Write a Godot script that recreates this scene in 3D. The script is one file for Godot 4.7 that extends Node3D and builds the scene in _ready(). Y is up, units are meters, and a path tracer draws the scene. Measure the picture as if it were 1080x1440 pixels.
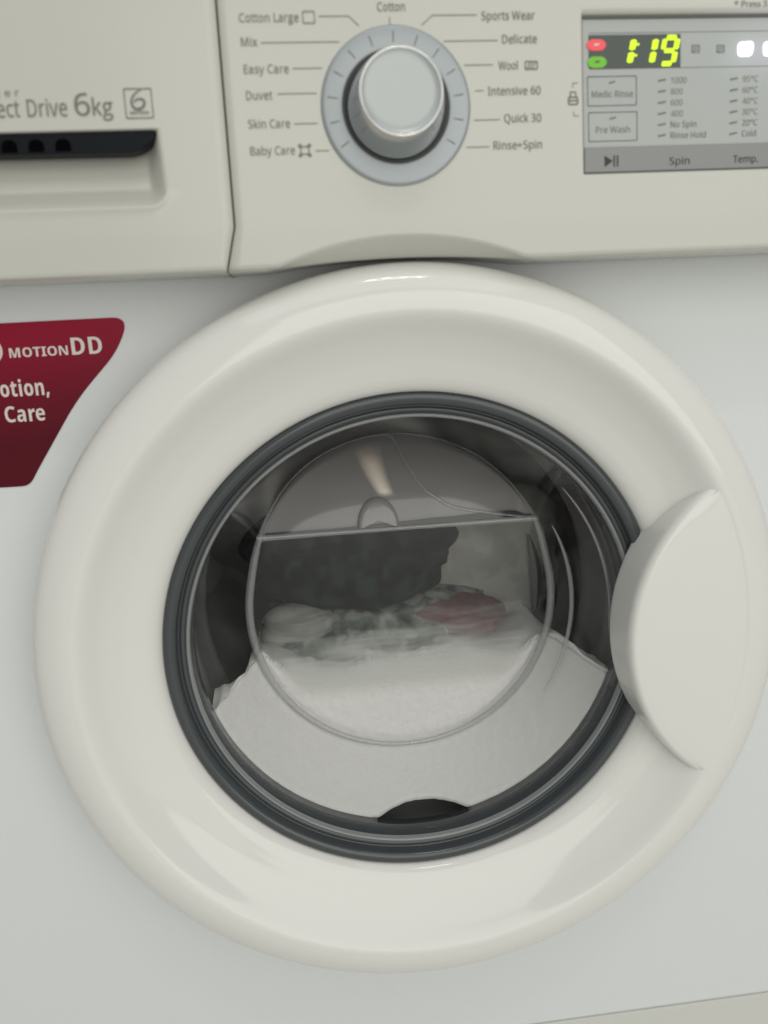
extends Node3D

# A front-loading washing machine, close up. Metres, y up, z towards the viewer.
# DOOR_Y is the height of the door's centre above the floor; shapes are written about that centre.
const DOOR_Y := 0.40
const TILT := 0.0608          # the control panel leans back
const FACE := Vector2(0.2974, 0.05)   # a point (y, z) on the panel's face

var M := {}
var rng := RandomNumberGenerator.new()
var noise := FastNoiseLite.new()
var names := {}

# ------------------------------------------------------------------ helpers
func numbered(parent: Node, called: String) -> String:
	var key := str(parent.get_instance_id()) + called
	var n: int = names.get(key, 0)
	names[key] = n + 1
	return called if n == 0 else "%s_%03d" % [called, n]

func put(called: String, mesh: Mesh, mat: Material, parent: Node, at := Vector3.ZERO, turn := Basis.IDENTITY) -> MeshInstance3D:
	var o := MeshInstance3D.new()
	o.name = numbered(parent, called)
	o.mesh = mesh
	o.material_override = mat
	parent.add_child(o, true)
	o.transform = Transform3D(turn, at)
	return o

func start() -> SurfaceTool:
	var st := SurfaceTool.new()
	st.begin(Mesh.PRIMITIVE_TRIANGLES)
	return st

func done(st: SurfaceTool) -> ArrayMesh:
	st.generate_normals()
	return st.commit()

# rows of points joined into a sheet; close joins the last column with the first
func sheet(st: SurfaceTool, rows: Array, close := false, flip := false) -> void:
	for i in rows.size() - 1:
		var a: PackedVector3Array = rows[i]
		var b: PackedVector3Array = rows[i + 1]
		var n := a.size()
		for j in (n if close else n - 1):
			var k := (j + 1) % n
			var q := [a[j], a[k], b[k], a[j], b[k], b[j]]
			if flip:
				q.reverse()
			for v in q:
				st.add_vertex(v)

func lathe(profile: Array, n := 160, flip := false) -> ArrayMesh:
	var st := start()
	var rows := []
	for p in profile:
		var row := PackedVector3Array()
		for j in n:
			var a := TAU * j / n
			row.append(Vector3(cos(a) * p[0], sin(a) * p[0], p[1]))
		rows.append(row)
	sheet(st, rows, true, flip)
	return done(st)

# a smooth curve through the profile's points
func curve(profile: Array, per := 6) -> Array:
	var out := []
	for i in profile.size() - 1:
		var p0: Vector2 = profile[maxi(i - 1, 0)]
		var p1: Vector2 = profile[i]
		var p2: Vector2 = profile[i + 1]
		var p3: Vector2 = profile[mini(i + 2, profile.size() - 1)]
		for k in per:
			out.append(p1.cubic_interpolate(p2, p0, p3, float(k) / per))
	out.append(profile[-1])
	return out.map(func(v): return [v.x, v.y])

func box(size: Vector3, bevel := 0.0) -> ArrayMesh:
	var st := start()
	var h := size / 2.0
	var b := minf(bevel, minf(h.x, minf(h.y, h.z)) * 0.9)
	# front outline, bevelled towards +z and -z
	var ring := func(inset: float, z: float) -> PackedVector3Array:
		return PackedVector3Array([Vector3(-h.x + inset, -h.y + inset, z), Vector3(h.x - inset, -h.y + inset, z), Vector3(h.x - inset, h.y - inset, z), Vector3(-h.x + inset, h.y - inset, z)])
	st.set_smooth_group(-1)
	var rows := [ring.call(b, h.z), ring.call(0.0, h.z - b), ring.call(0.0, -h.z + b), ring.call(b, -h.z)]
	sheet(st, rows, true)
	for r in [rows[0], rows[3]]:
		var q: PackedVector3Array = r
		var order := [0, 2, 1, 0, 3, 2] if r == rows[0] else [0, 1, 2, 0, 2, 3]
		for i in order:
			st.add_vertex(q[i])
	return done(st)

# a flat outline in x, y given a thickness and a small rounded edge
func plate(outline: PackedVector2Array, depth: float, edge := 0.0) -> ArrayMesh:
	var st := start()
	st.set_smooth_group(-1)
	var tris := Geometry2D.triangulate_polygon(outline)
	for i in range(0, tris.size(), 3):
		for k in [0, 1, 2]:
			st.add_vertex(Vector3(outline[tris[i + k]].x, outline[tris[i + k]].y, depth))
	var rows := [PackedVector3Array(), PackedVector3Array(), PackedVector3Array()]
	var c := Vector2.ZERO
	for p in outline:
		c += p / outline.size()
	for p in outline:
		var q: Vector2 = p + (p - c).normalized() * edge
		rows[0].append(Vector3(p.x, p.y, depth))
		rows[1].append(Vector3(q.x, q.y, depth - edge))
		rows[2].append(Vector3(q.x, q.y, 0.0))
	sheet(st, rows, true)
	return done(st)

func rounded(points: Array, radii: Array, n := 8) -> PackedVector2Array:
	var out := PackedVector2Array()
	for i in points.size():
		var p: Vector2 = points[i]
		var a: Vector2 = (points[i - 1] - p).normalized()
		var b: Vector2 = (points[(i + 1) % points.size()] - p).normalized()
		var r: float = radii[i]
		if r <= 0.0:
			out.append(p)
			continue
		for k in n + 1:
			var t := float(k) / n
			out.append((p + a * r).lerp(p, t).lerp(p.lerp(p + b * r, t), t))
	return out

func material(called: String, albedo: Color, rough: float, metal := 0.0) -> StandardMaterial3D:
	var m := StandardMaterial3D.new()
	m.resource_name = called
	m.albedo_color = albedo.linear_to_srgb()     # given as linear base colours
	m.albedo_color.a = albedo.a
	m.roughness = rough
	m.metallic = metal
	m.cull_mode = BaseMaterial3D.CULL_DISABLED
	M[called] = m
	return m

func glow(called: String, c: Color, energy: float) -> void:
	var m := material(called, Color(0.3, 0.3, 0.3) * c, 0.4)
	m.emission_enabled = true
	m.emission = c
	m.emission_energy_multiplier = energy

# ------------------------------------------------------------------ writing on the panel's face
var face_turn := Basis(Vector3.RIGHT, Vector3(0, cos(TILT), -sin(TILT)), Vector3(0, sin(TILT), cos(TILT)))

func face_z(y: float) -> float:
	return FACE.y - (y - FACE.x) * tan(TILT)

func on_face(x: float, y: float, up := 0.0003) -> Vector3:
	return Vector3(x, y, face_z(y)) + face_turn.z * up

func font(family: String, weight := 400) -> SystemFont:
	var f := SystemFont.new()
	f.font_names = PackedStringArray([family])
	f.font_weight = weight
	return f

var sans := font("Droid Sans")
var bold := font("Droid Sans", 700)

# letters of cap height h whose baseline's left end is at (0, 0); fitted to width w if given
func letters(s: String, h: float, w := 0.0, f: Font = null, slant := 0.0) -> ArrayMesh:
	var t := TextMesh.new()
	t.font = f if f else sans
	t.font_size = 48
	t.pixel_size = 0.01
	t.depth = 0.01
	var k := h / 0.714 / 0.48
	t.curve_step = 1.0
	t.horizontal_alignment = HORIZONTAL_ALIGNMENT_LEFT
	t.text = "H"
	var base := t.get_aabb().position.y
	t.text = s
	var bb := t.get_aabb()
	var sx := w / bb.size.x if w > 0.0 else 1.0
	var a := t.surface_get_arrays(0)
	var v: PackedVector3Array = a[Mesh.ARRAY_VERTEX]
	for i in v.size():
		var p := v[i]
		p.y = (p.y - base) * k
		p.x = (p.x - bb.position.x) * sx * (1.0 if w > 0.0 else k) + p.y * slant
		p.z = 0.0001 if p.z > 0.0 else 0.0
		v[i] = p
	a[Mesh.ARRAY_VERTEX] = v
	var m := ArrayMesh.new()
	m.add_surface_from_arrays(Mesh.PRIMITIVE_TRIANGLES, a)
	return m

func write(called: String, s: String, x0: float, x1: float, y: float, h: float, mat: Material, parent: Node, up := 0.0003, f: Font = null) -> MeshInstance3D:
	return put(called, letters(s, h, x1 - x0, f), mat, parent, on_face(x0, y - h / 2.0, up), face_turn)

func dash(called: String, x0: float, y0: float, x1: float, y1: float, wide: float, mat: Material, parent: Node, up := 0.0002) -> MeshInstance3D:
	var a := on_face(x0, y0, up)
	var b := on_face(x1, y1, up)
	var d := (b - a).normalized()
	return put(called, box(Vector3(a.distance_to(b), wide, 0.00016)), mat, parent, (a + b) / 2.0, Basis(d, face_turn.z.cross(d), face_turn.z))

func frame_lines(st: SurfaceTool, w: float, h: float, t: float) -> void:
	for s in [[0, h / 2, w, t], [0, -h / 2, w, t], [-w / 2, 0, t, h - t], [w / 2, 0, t, h - t]]:
		st.append_from(box(Vector3(s[2], s[3], 0.00014)), 0, Transform3D(Basis(), Vector3(s[0], s[1], 0)))

# ------------------------------------------------------------------ scene
func _ready() -> void:
	rng.seed = 7
	noise.seed = 11
	noise.frequency = 1.0
	noise.fractal_type = FastNoiseLite.FRACTAL_NONE

	var cam := Camera3D.new()
	cam.name = "camera"
	cam.fov = 67.32
	cam.near = 0.02
	cam.far = 60.0
	cam.transform = Transform3D(Basis(Vector3(0.992962, -0.049514, 0.107587), Vector3(0.071711, 0.974320, -0.213442), Vector3(-0.094256, 0.219655, 0.971014)).orthonormalized(), Vector3(-0.0603, 0.1853 + DOOR_Y, 0.4655))
	add_child(cam)
	cam.current = true
	var lens := CameraAttributesPhysical.new()
	lens.frustum_focal_length = 18.02
	lens.frustum_focus_distance = 0.515
	lens.frustum_near = 0.02
	lens.frustum_far = 60.0
	lens.exposure_aperture = 3.1
	cam.attributes = lens

	var we := WorldEnvironment.new()
	we.name = "surroundings"
	var env := Environment.new()
	env.background_mode = Environment.BG_COLOR
	env.background_color = Color(0.80, 0.81, 0.79)
	env.background_energy_multiplier = 0.66
	env.tonemap_mode = Environment.TONE_MAPPER_LINEAR
	env.tonemap_exposure = 0.81
	env.sdfgi_enabled = true
	env.ssao_enabled = true
	env.ssil_enabled = true
	we.environment = env
	add_child(we)

	# the ceiling fitting: four small panels side by side
	for k in 4:
		var lamp := AreaLight3D.new()
		lamp.name = "ceiling_lamp" if k == 0 else "ceiling_lamp_%03d" % k
		lamp.area_size = Vector2(0.07, 0.07)
		lamp.light_color = Color(1.0, 0.97, 0.92)
		lamp.light_energy = 0.09
		lamp.area_range = 6.0
		lamp.shadow_enabled = true
		var from := Vector3(0.20 + (k - 1.5) * 0.12, 2.45, 1.10)
		lamp.transform = Transform3D(Basis.looking_at(Vector3(0, -1, 0), Vector3(0, 0, -1)), from)
		add_child(lamp)
	# added soft fill from above, standing for bounce in the unseen room
	var overhead := AreaLight3D.new()
	overhead.name = "overhead_fill"
	overhead.area_size = Vector2(2.4, 1.8)
	overhead.light_color = Color(0.97, 0.985, 1.0)
	overhead.light_energy = 1.6
	overhead.area_range = 6.0
	overhead.shadow_enabled = true
	overhead.transform = Transform3D(Basis.looking_at(Vector3(0, -1, 0), Vector3(0, 0, -1)), Vector3(0.1, 2.55, 1.35))
	add_child(overhead)
	# added frontal fill light, behind and to the right of the viewer
	var fill_light := AreaLight3D.new()
	fill_light.name = "front_fill"
	fill_light.area_size = Vector2(2.6, 2.2)
	fill_light.light_color = Color(1.0, 0.99, 0.965)
	fill_light.light_energy = 4.2
	fill_light.area_range = 8.0
	fill_light.shadow_enabled = true
	var spot := Vector3(0.7, 1.15, 2.6)
	fill_light.transform = Transform3D(Basis.looking_at(Vector3(0, 0.5, 0) - spot, Vector3.UP), spot)
	add_child(fill_light)

	materials()

	# the floor under the machine
	var fl := put("floor", box(Vector3(4.0, 4.0, 0.04)), M.floor, self, Vector3(0, -0.0205, 0.8), Basis(Vector3.RIGHT, -PI / 2))
	fl.set_meta("kind", "structure")
	fl.set_meta("label", "plain pale grey floor under the washing machine")

	var w := Node3D.new()
	w.name = "washing_machine"
	add_child(w)
	w.set_meta("label", "white front-loading washing machine with cream control panel and round glass door")
	w.set_meta("category", "washing machine")
	cabinet(w)
	control_panel(w)
	drawer(w)
	dial(w)
	display(w)
	sticker(w)
	door(w)
	drum(w)
	laundry()
	suds()

func materials() -> void:
	material("enamel", Color(0.715, 0.735, 0.74), 0.52)
	material("cream", Color(0.565, 0.560, 0.505), 0.22)
	material("door_white", Color(0.745, 0.742, 0.71), 0.09)
	material("kick", Color(0.64, 0.645, 0.60), 0.45)
	material("shadow_gap", Color(0.03, 0.03, 0.03), 0.8)
	material("ink", Color(0.18, 0.18, 0.16), 0.5)
	material("ink_soft", Color(0.24, 0.24, 0.21), 0.5)
	material("ink_dark", Color(0.02, 0.02, 0.02), 0.5)
	material("shade_grey", Color(0.10, 0.10, 0.098), 0.4)
	material("slot", Color(0.009, 0.011, 0.014), 0.4).metallic_specular = 0.22
	material("slot_nub", Color(0.0025, 0.0025, 0.003), 0.6).metallic_specular = 0.05
	material("silver", Color(0.34, 0.372, 0.385), 0.34, 0.25)
	material("knob_face", Color(0.43, 0.455, 0.455), 0.26, 0.15)
	material("chrome", Color(0.58, 0.58, 0.57), 0.14, 1.0)
	material("dark_gap", Color(0.02, 0.02, 0.02), 0.5)
	material("lcd", Color(0.39, 0.415, 0.40), 0.22)
	material("lcd_strip", Color(0.23, 0.235, 0.23), 0.25)
	material("lcd_line", Color(0.17, 0.18, 0.17), 0.4)
	material("led_window", Color(0.035, 0.05, 0.042), 0.2)
	glow("digit", Color(0.76, 0.95, 0.02), 1.5)
	glow("red_lamp", Color(0.92, 0.22, 0.25), 0.9)
	glow("green_lamp", Color(0.34, 0.70, 0.05), 0.8)
	glow("white_lamp", Color(0.93, 0.92, 1.0), 2.2)
	material("bezel", Color(0.056, 0.063, 0.067), 0.10)
	material("rubber", Color(0.11, 0.113, 0.11), 0.45)
	material("steel", Color(0.50, 0.50, 0.49), 0.30, 1.0)
	var froth := material("suds", Color(0.74, 0.735, 0.72), 0.6)
	var bubbles := FastNoiseLite.new()
	bubbles.seed = 5
	bubbles.noise_type = FastNoiseLite.TYPE_CELLULAR
	bubbles.cellular_return_type = FastNoiseLite.RETURN_DISTANCE
	bubbles.frequency = 0.05
	bubbles.fractal_octaves = 3
	var bt := NoiseTexture2D.new()
	bt.width = 512
	bt.height = 512
	bt.seamless = true
	bt.noise = bubbles
	bt.as_normal_map = true
	bt.bump_strength = 6.0
	froth.normal_enabled = true
	froth.normal_texture = bt
	froth.normal_scale = 0.35
	froth.uv1_triplanar = true
	froth.uv1_scale = Vector3(11, 11, 11)

	material("floor", Color(0.74, 0.73, 0.71), 0.5)
	material("print_white", Color(0.72, 0.66, 0.64), 0.4)
	var g := material("glass", Color(0.04, 0.045, 0.045, 0.05), 0.015)
	g.transparency = BaseMaterial3D.TRANSPARENCY_ALPHA
	g = material("glass_slope", Color(0.34, 0.335, 0.33, 0.66), 0.10)
	g.transparency = BaseMaterial3D.TRANSPARENCY_ALPHA
	g = material("glass_bead", Color(0.42, 0.43, 0.43, 0.36), 0.04)
	g.transparency = BaseMaterial3D.TRANSPARENCY_ALPHA
	g = material("refraction_dark", Color(0.02, 0.022, 0.022, 0.70), 0.06)
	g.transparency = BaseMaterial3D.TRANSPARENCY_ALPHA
	g = material("glass_lip", Color(0.40, 0.41, 0.41, 0.55), 0.05)
	g.transparency = BaseMaterial3D.TRANSPARENCY_ALPHA
	# streak of light painted in as alpha, strongest along its middle
	var streak_image := Image.create(48, 64, false, Image.FORMAT_RGBA8)
	for i in 48:
		for j in 64:
			var u := (i + 0.5) / 24.0 - 1.0
			var t := (j + 0.5) / 64.0
			var a := pow(1.0 - u * u, 1.3) * smoothstep(0.0, 0.12, t) * (1.0 - smoothstep(0.55, 1.0, t)) * 0.80
			streak_image.set_pixel(i, j, Color(0.93, 0.885, 0.83, a))
	g = material("light_streak", Color(1, 1, 1), 0.3)
	g.transparency = BaseMaterial3D.TRANSPARENCY_ALPHA
	g.albedo_texture = ImageTexture.create_from_image(streak_image)
	g.texture_repeat = false
	# flat print of the sticker: red at the top running into maroon
	var grad := Gradient.new()
	grad.set_color(0, Color(0.30, 0.010, 0.035).linear_to_srgb())
	grad.set_color(1, Color(0.095, 0.006, 0.014).linear_to_srgb())
	grad.set_offset(0, 0.15)
	grad.set_offset(1, 0.80)
	var gt := GradientTexture2D.new()
	gt.gradient = grad
	gt.width = 16
	gt.height = 256
	gt.fill_from = Vector2(0, 0)
	gt.fill_to = Vector2(0.15, 1)
	var s := material("sticker", Color(1, 1, 1), 0.3)
	s.metallic_specular = 0.3
	s.albedo_texture = gt
	s.texture_repeat = false

# ------------------------------------------------------------------ cabinet
func cabinet(w: Node) -> void:
	var at := Vector3(0, DOOR_Y, 0)
	# pressed front sheet with the round opening, rounded towards the sides
	var st := start()
	var n := 192
	var rows := []
	var hx := 0.300
	var lo := -0.3206
	var hi := 0.30
	for ring in [[0.0, -0.02], [0.0, -0.003], [0.003, 0.0], [0.012, 0.0], [0.5, 0.0], [0.99, 0.0], [1.0, 0.0], [1.01, -0.0012], [1.015, -0.004], [1.015, -0.05]]:
		var row := PackedVector3Array()
		for j in n:
			var a := TAU * j / n
			var d := Vector2(cos(a), sin(a))
			var inner := d * 0.168
			var k := minf(hx / maxf(absf(d.x), 1e-6), (hi if d.y > 0 else -lo) / maxf(absf(d.y), 1e-6))
			var outer := d * k
			var p: Vector2 = inner.lerp(outer, minf(ring[0], 1.0))
			if ring[0] > 1.0:
				p = Vector2(clampf(outer.x * 10.0, -hx - (ring[0] - 1.0) * 0.25, hx + (ring[0] - 1.0) * 0.25) if absf(absf(outer.x) - hx) < 1e-5 else outer.x, outer.y)
			row.append(Vector3(p.x, p.y, ring[1]))
		rows.append(row)
	sheet(st, rows, true, true)
	put("front_panel", done(st), M.enamel, w, at)
	put("kick_panel", box(Vector3(0.6, 0.074, 0.02), 0.0012), M.kick, w, at + Vector3(0, -0.3598, -0.0105))
	put("seam", box(Vector3(0.598, 0.004, 0.01)), M.shadow_gap, w, at + Vector3(0, -0.3216, -0.012))
	for s in [-1, 1]:
		put("side_panel", box(Vector3(0.004, 0.82, 0.46)), M.enamel, w, at + Vector3(s * 0.3018, 0.02, -0.279))
	put("back_panel", box(Vector3(0.598, 0.82, 0.004)), M.enamel, w, at + Vector3(0, 0.02, -0.507))
	put("base_plate", box(Vector3(0.596, 0.004, 0.44)), M.enamel, w, at + Vector3(0, -0.386, -0.275))
	put("worktop", box(Vector3(0.61, 0.025, 0.55), 0.004), M.cream, w, at + Vector3(0, 0.4435, -0.235))
	for sx in [-1, 1]:
		for z in [-0.06, -0.46]:
			var cyl := CylinderMesh.new()
			cyl.height = 0.0125
			cyl.top_radius = 0.02
			cyl.bottom_radius = 0.023
			put("foot", cyl, M.rubber, w, at + Vector3(sx * 0.25, -0.39375, z))

# ------------------------------------------------------------------ control panel and drawer front
const KNEE := 0.2435
const LOW := 0.2220

func lower_z(y: float) -> float:
	return face_z(KNEE) - (KNEE - y) * 0.17

# columns xs, rows ys (above the knee); depth(x, y) is how far the face is pressed in
func fascia(xs: Array, ys: Array, depth: Callable, split: float, side: int) -> ArrayMesh:
	var st := start()
	var rows := []
	var shift := func(x: float, y: float) -> float:
		return x - 0.0057 * clampf((KNEE - y) / (KNEE - LOW), 0.0, 1.0) * clampf(1.0 - absf(x - split) / 0.012, 0.0, 1.0)
	var cols: Array = xs.duplicate()
	var top: Array = ys.duplicate()
	top.reverse()
	for y in top:
		var row := PackedVector3Array()
		for x in cols:
			row.append(Vector3(x, y, face_z(y) - depth.call(x, y)))
		rows.append(row)
	# rounded knee, then the part that falls back to the cabinet, scooped round the door
	for k in range(1, 22):
		var row := PackedVector3Array()
		for x in cols:
			var s := clampf(1.0 - pow((x + 0.003) / 0.072, 2.0), 0.0, 1.0)
			var yb := maxf(0.08 + sqrt(maxf(0.157 * 0.157 - pow(x + 0.003, 2.0), 0.0)), LOW + 0.0012)
			if s <= 0.0:
				yb = LOW + 0.0012
			var ye := LOW + 0.0050 * s
			var zb := lerpf(lower_z(LOW) - 0.0004, 0.0385, s)
			var p: Vector3
			if k <= 8:
				var y := lerpf(KNEE, yb, k / 8.0)
				var drop := KNEE - y
				# soft bend over the first four millimetres
				var bend := minf(drop, 0.004)
				var z := face_z(y) - (lower_slope() * (bend * bend / 0.008 + maxf(drop - 0.004, 0.0)))
				p = Vector3(shift.call(x, y), y, z)
			elif k <= 16:
				var t := (k - 8) / 8.0
				var y0 := yb
				var drop := KNEE - y0
				var bend := minf(drop, 0.004)
				var z0 := face_z(y0) - (lower_slope() * (bend * bend / 0.008 + maxf(drop - 0.004, 0.0)))
				var y := lerpf(y0, ye, t)
				p = Vector3(shift.call(x, y), y, lerpf(z0, minf(zb, z0 - 0.0006), pow(t, 1.15)))
			else:
				var t := [0.04, 0.12, 0.4, 0.7, 1.0][k - 17] as float
				p = Vector3(shift.call(x, ye), ye + 0.0022 * t, lerpf(zb, 0.001, t))
			row.append(p)
		rows.append(row)
	# turned-in edge along the split
	var out := []
	for r in rows:
		var row: PackedVector3Array = r
		var e: Vector3 = row[-1] if side > 0 else row[0]
		var extra := [e + Vector3(0.0002 * side, 0, -0.0006), e + Vector3(0.0003 * side, 0, -0.02)]
		if side > 0:
			row.append(extra[0])
			row.append(extra[1])
		else:
			row.insert(0, extra[0])
			row.insert(0, extra[1])
		out.append(row)
	sheet(st, out)
	return done(st)

func lower_slope() -> float:
	return 0.17 - tan(TILT)

func lines(a: float, b: float, step: float) -> Array:
	var out := []
	var n := maxi(1, ceili((b - a) / step))
	for i in n + 1:
		out.append(a + (b - a) * i / n)
	return out

var panel: MeshInstance3D

func control_panel(w: Node) -> void:
	var x0 := 0.0930
	var x1 := 0.262
	var y0 := 0.2634
	var y1 := 0.3395
	var xs := lines(-0.0874, x0 - 0.0012, 0.004) + [x0 - 0.0004, x0, x0 + 0.0004] + lines(x0 + 0.004, x1 - 0.004, 0.02) + [x1 - 0.0004, x1, x1 + 0.0004, 0.28, 0.298, 0.3005]
	var ys := lines(KNEE, y0 - 0.0012, 0.004) + [y0 - 0.0004, y0, y0 + 0.0004] + lines(y0 + 0.004, y1 - 0.004, 0.02) + [y1 - 0.0004, y1, y1 + 0.0004] + lines(y1 + 0.004, 0.431, 0.03)
	var pressed := func(x: float, y: float) -> float:
		var inset := minf(minf(x - x0, x1 - x), minf(y - y0, y1 - y))
		return 0.0034 * clampf((inset + 0.0002) / 0.0005, 0.0, 1.0)
	panel = put("control_panel", fascia(xs, ys, pressed, -0.0874, -1), M.cream, w, Vector3(0, DOOR_Y, 0))
	# the twelve programmes round the dial: words, and lines that lead to the dial
	var words := [
		["Cotton Large", -0.0777, -0.0491, 0.3393], ["Mix", -0.0776, -0.0698, 0.3286], ["Easy Care", -0.0773, -0.0556, 0.3163], ["Duvet", -0.0772, -0.0645, 0.3044], ["Skin Care", -0.0773, -0.0568, 0.2913], ["Baby Care", -0.0773, -0.0553, 0.2788],
		["Cotton", -0.0105, 0.0032, 0.3436],
		["Sports Wear", 0.0414, 0.0685, 0.3390], ["Delicate", 0.0515, 0.0693, 0.3282], ["Wool", 0.0493, 0.0591, 0.3160], ["Intensive 60", 0.0434, 0.0706, 0.3042], ["Quick 30", 0.0514, 0.0707, 0.2912], ["Rinse+Spin", 0.0454, 0.0707, 0.2784]]
	for v in words:
		write("programme_name", v[0], v[1], v[2], v[3], 0.0040, M.ink, panel)
	for v in [[-0.0394, 0.3396, -0.0248, 0.3396], [-0.0248, 0.3396, -0.0200, 0.3352], [-0.0681, 0.3281, -0.0301, 0.3281], [-0.0538, 0.3163, -0.0393, 0.3163], [-0.0620, 0.3049, -0.0428, 0.3049], [-0.0547, 0.2910, -0.0431, 0.2910], [-0.0451, 0.2782, -0.0383, 0.2782],
			[-0.0047, 0.3390, -0.0047, 0.3355], [0.0389, 0.3395, 0.0167, 0.3395], [0.0167, 0.3395, 0.0112, 0.3352], [0.0219, 0.3277, 0.0493, 0.3277], [0.0318, 0.3165, 0.0464, 0.3165], [0.0368, 0.3045, 0.0412, 0.3045], [0.0359, 0.2907, 0.0492, 0.2907], [0.0314, 0.2779, 0.0432, 0.2779]]:
		dash("leader_line", v[0], v[1], v[2], v[3], 0.00045, M.ink_soft, panel)
	# small pictograms: drum, teddy, skein
	var st := start()
	frame_lines(st, 0.0056, 0.0052, 0.00045)
	put("drum_pictogram", done(st), M.ink_soft, panel, on_face(-0.0442, 0.3392), face_turn)
	st = start()
	frame_lines(st, 0.0040, 0.0034, 0.0005)
	for s in [[-0.0023, 0.0022], [0.0023, 0.0022], [-0.0023, -0.0022], [0.0023, -0.0022]]:
		st.append_from(box(Vector3(0.0016, 0.0016, 0.00014)), 0, Transform3D(Basis(Vector3.BACK, PI / 4), Vector3(s[0], s[1], 0.00001)))
	put("teddy_pictogram", done(st), M.ink_soft, panel, on_face(-0.0504, 0.2785), face_turn)
	st = start()
	frame_lines(st, 0.0062, 0.0036, 0.0005)
	for k in 3:
		st.append_from(box(Vector3(0.0005, 0.0034, 0.00014)), 0, Transform3D(Basis(Vector3.BACK, -0.35), Vector3((k - 1) * 0.0014, 0, 0.00001)))
	put("skein_pictogram", done(st), M.ink_soft, panel, on_face(0.0661, 0.3159), face_turn)
	# child lock sign with its bracket
	st = start()
	frame_lines(st, 0.0048, 0.0034, 0.0006)
	st.append_from(box(Vector3(0.003, 0.0005, 0.00014)), 0, Transform3D(Basis(), Vector3(0, 0.0042, 0)))
	for s in [-1, 1]:
		st.append_from(box(Vector3(0.0005, 0.0022, 0.00014)), 0, Transform3D(Basis(), Vector3(s * 0.0014, 0.0030, 0)))
	st.append_from(box(Vector3(0.0046, 0.0006, 0.00014)), 0, Transform3D(Basis(), Vector3(0, 0.0001, 0.00001)))
	put("padlock_sign", done(st), M.ink_soft, panel, on_face(0.0876, 0.2988), face_turn)
	dash("bracket_line", 0.0875, 0.3072, 0.0902, 0.3072, 0.00035, M.ink_soft, panel)
	dash("bracket_line", 0.0875, 0.3072, 0.0875, 0.3050, 0.00035, M.ink_soft, panel)
	dash("bracket_line", 0.0878, 0.2916, 0.0905, 0.2916, 0.00035, M.ink_soft, panel)
	dash("bracket_line", 0.0878, 0.2916, 0.0878, 0.2938, 0.00035, M.ink_soft, panel)
	write("panel_note", "* Press 3 sec.", 0.1735, 0.2000, 0.3432, 0.0030, M.ink_soft, panel)

func drawer(w: Node) -> void:
	var xr := -0.1205
	var yb := 0.2562
	var yt := 0.2903
	var xs := lines(-0.3005, -0.14, 0.02) + lines(-0.138, xr - 0.0008, 0.0008) + lines(xr, xr + 0.004, 0.0008) + lines(-0.112, -0.0888, 0.006)
	var ys := lines(KNEE, yb - 0.003, 0.002) + lines(yb - 0.0024, yb + 0.008, 0.0006) + lines(yb + 0.0095, yt - 0.0022, 0.002) + lines(yt - 0.0016, yt + 0.0012, 0.0004) + lines(yt + 0.004, 0.431, 0.03)
	var pressed := func(x: float, y: float) -> float:
		# the grip: a pocket that is deep at its top and runs out towards a soft lower lip
		var q := Vector2(xr - (y - 0.2575) * 0.045 - x, 0)
		var corner := 0.0085
		var dx: float = q.x
		var dy := y - yb
		var inside := minf(dx, dy)
		if dx < corner and dy < corner:
			inside = corner - Vector2(corner - dx, corner - dy).length()
		inside = minf(inside, (yt - y) * 6.0)
		var d := lerpf(0.0080, 0.018, clampf((y - yb) / (yt - yb), 0.0, 1.0))
		var lip := smoothstep(-0.0020, 0.0085, inside)
		var lift := -0.0010 * exp(-pow((inside + 0.0022) / 0.0014, 2.0)) if dy < 0.006 and dx > -0.004 else 0.0
		return d * lip + lift
	var front := put("detergent_drawer", fascia(xs, ys, pressed, -0.0888, 1), M.cream, w, Vector3(0, DOOR_Y, 0))
	# the dark gap behind the upper edge of the grip
	var slot := rounded([Vector2(-0.2990, 0.2900), Vector2(-0.2990, 0.2812), Vector2(-0.1320, 0.2806), Vector2(-0.1222, 0.2870), Vector2(-0.1222, 0.2898)], [0.0, 0.0, 0.005, 0.003, 0.0016])
	for i in slot.size():
		slot[i].y -= FACE.x
	put("grip_slot", plate(slot, 0.008, 0.0004), M.slot, front, on_face(0, FACE.x, -0.0095), face_turn)
	for k in 6:
		var nub := rounded([Vector2(-0.0036, -0.0030), Vector2(0.0036, -0.0030), Vector2(0.0036, 0.0026), Vector2(-0.0036, 0.0026)], [0.0, 0.0, 0.0036, 0.0036])
		put("slot_rib", plate(nub, 0.0003, 0.0001), M.slot_nub, front, on_face(-0.1668 - k * 0.01255, 0.2846, -0.00145), face_turn)
	write("model_line", "I n v e r t e r", -0.2160, -0.1838, 0.3078, 0.0032, M.ink_soft, front)
	write("model_line", "Direct", -0.2055, -0.1845, 0.3008, 0.0078, M.ink, front)
	write("model_line", "Drive", -0.1810, -0.1625, 0.3008, 0.0078, M.ink, front)
	write("capacity_number", "6", -0.1590, -0.1519, 0.3020, 0.0103, M.ink, front)
	write("capacity_unit", "kg", -0.1507, -0.1412, 0.3008, 0.0078, M.ink, front)
	# square emblem: a brushed six over a bar of lettering
	var st := start()
	frame_lines(st, 0.0128, 0.0132, 0.0005)
	var emblem := put("emblem", done(st), M.ink_soft, front, on_face(-0.12885, 0.3019), face_turn)
	put("emblem_six", six(0.0044), M.ink, emblem, Vector3(-0.0003, 0.0014, 0.0001))
	put("emblem_word", letters("MOTION", 0.0013, 0.0088, bold), M.ink, emblem, Vector3(-0.0044, -0.0049, 0.0001))

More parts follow.
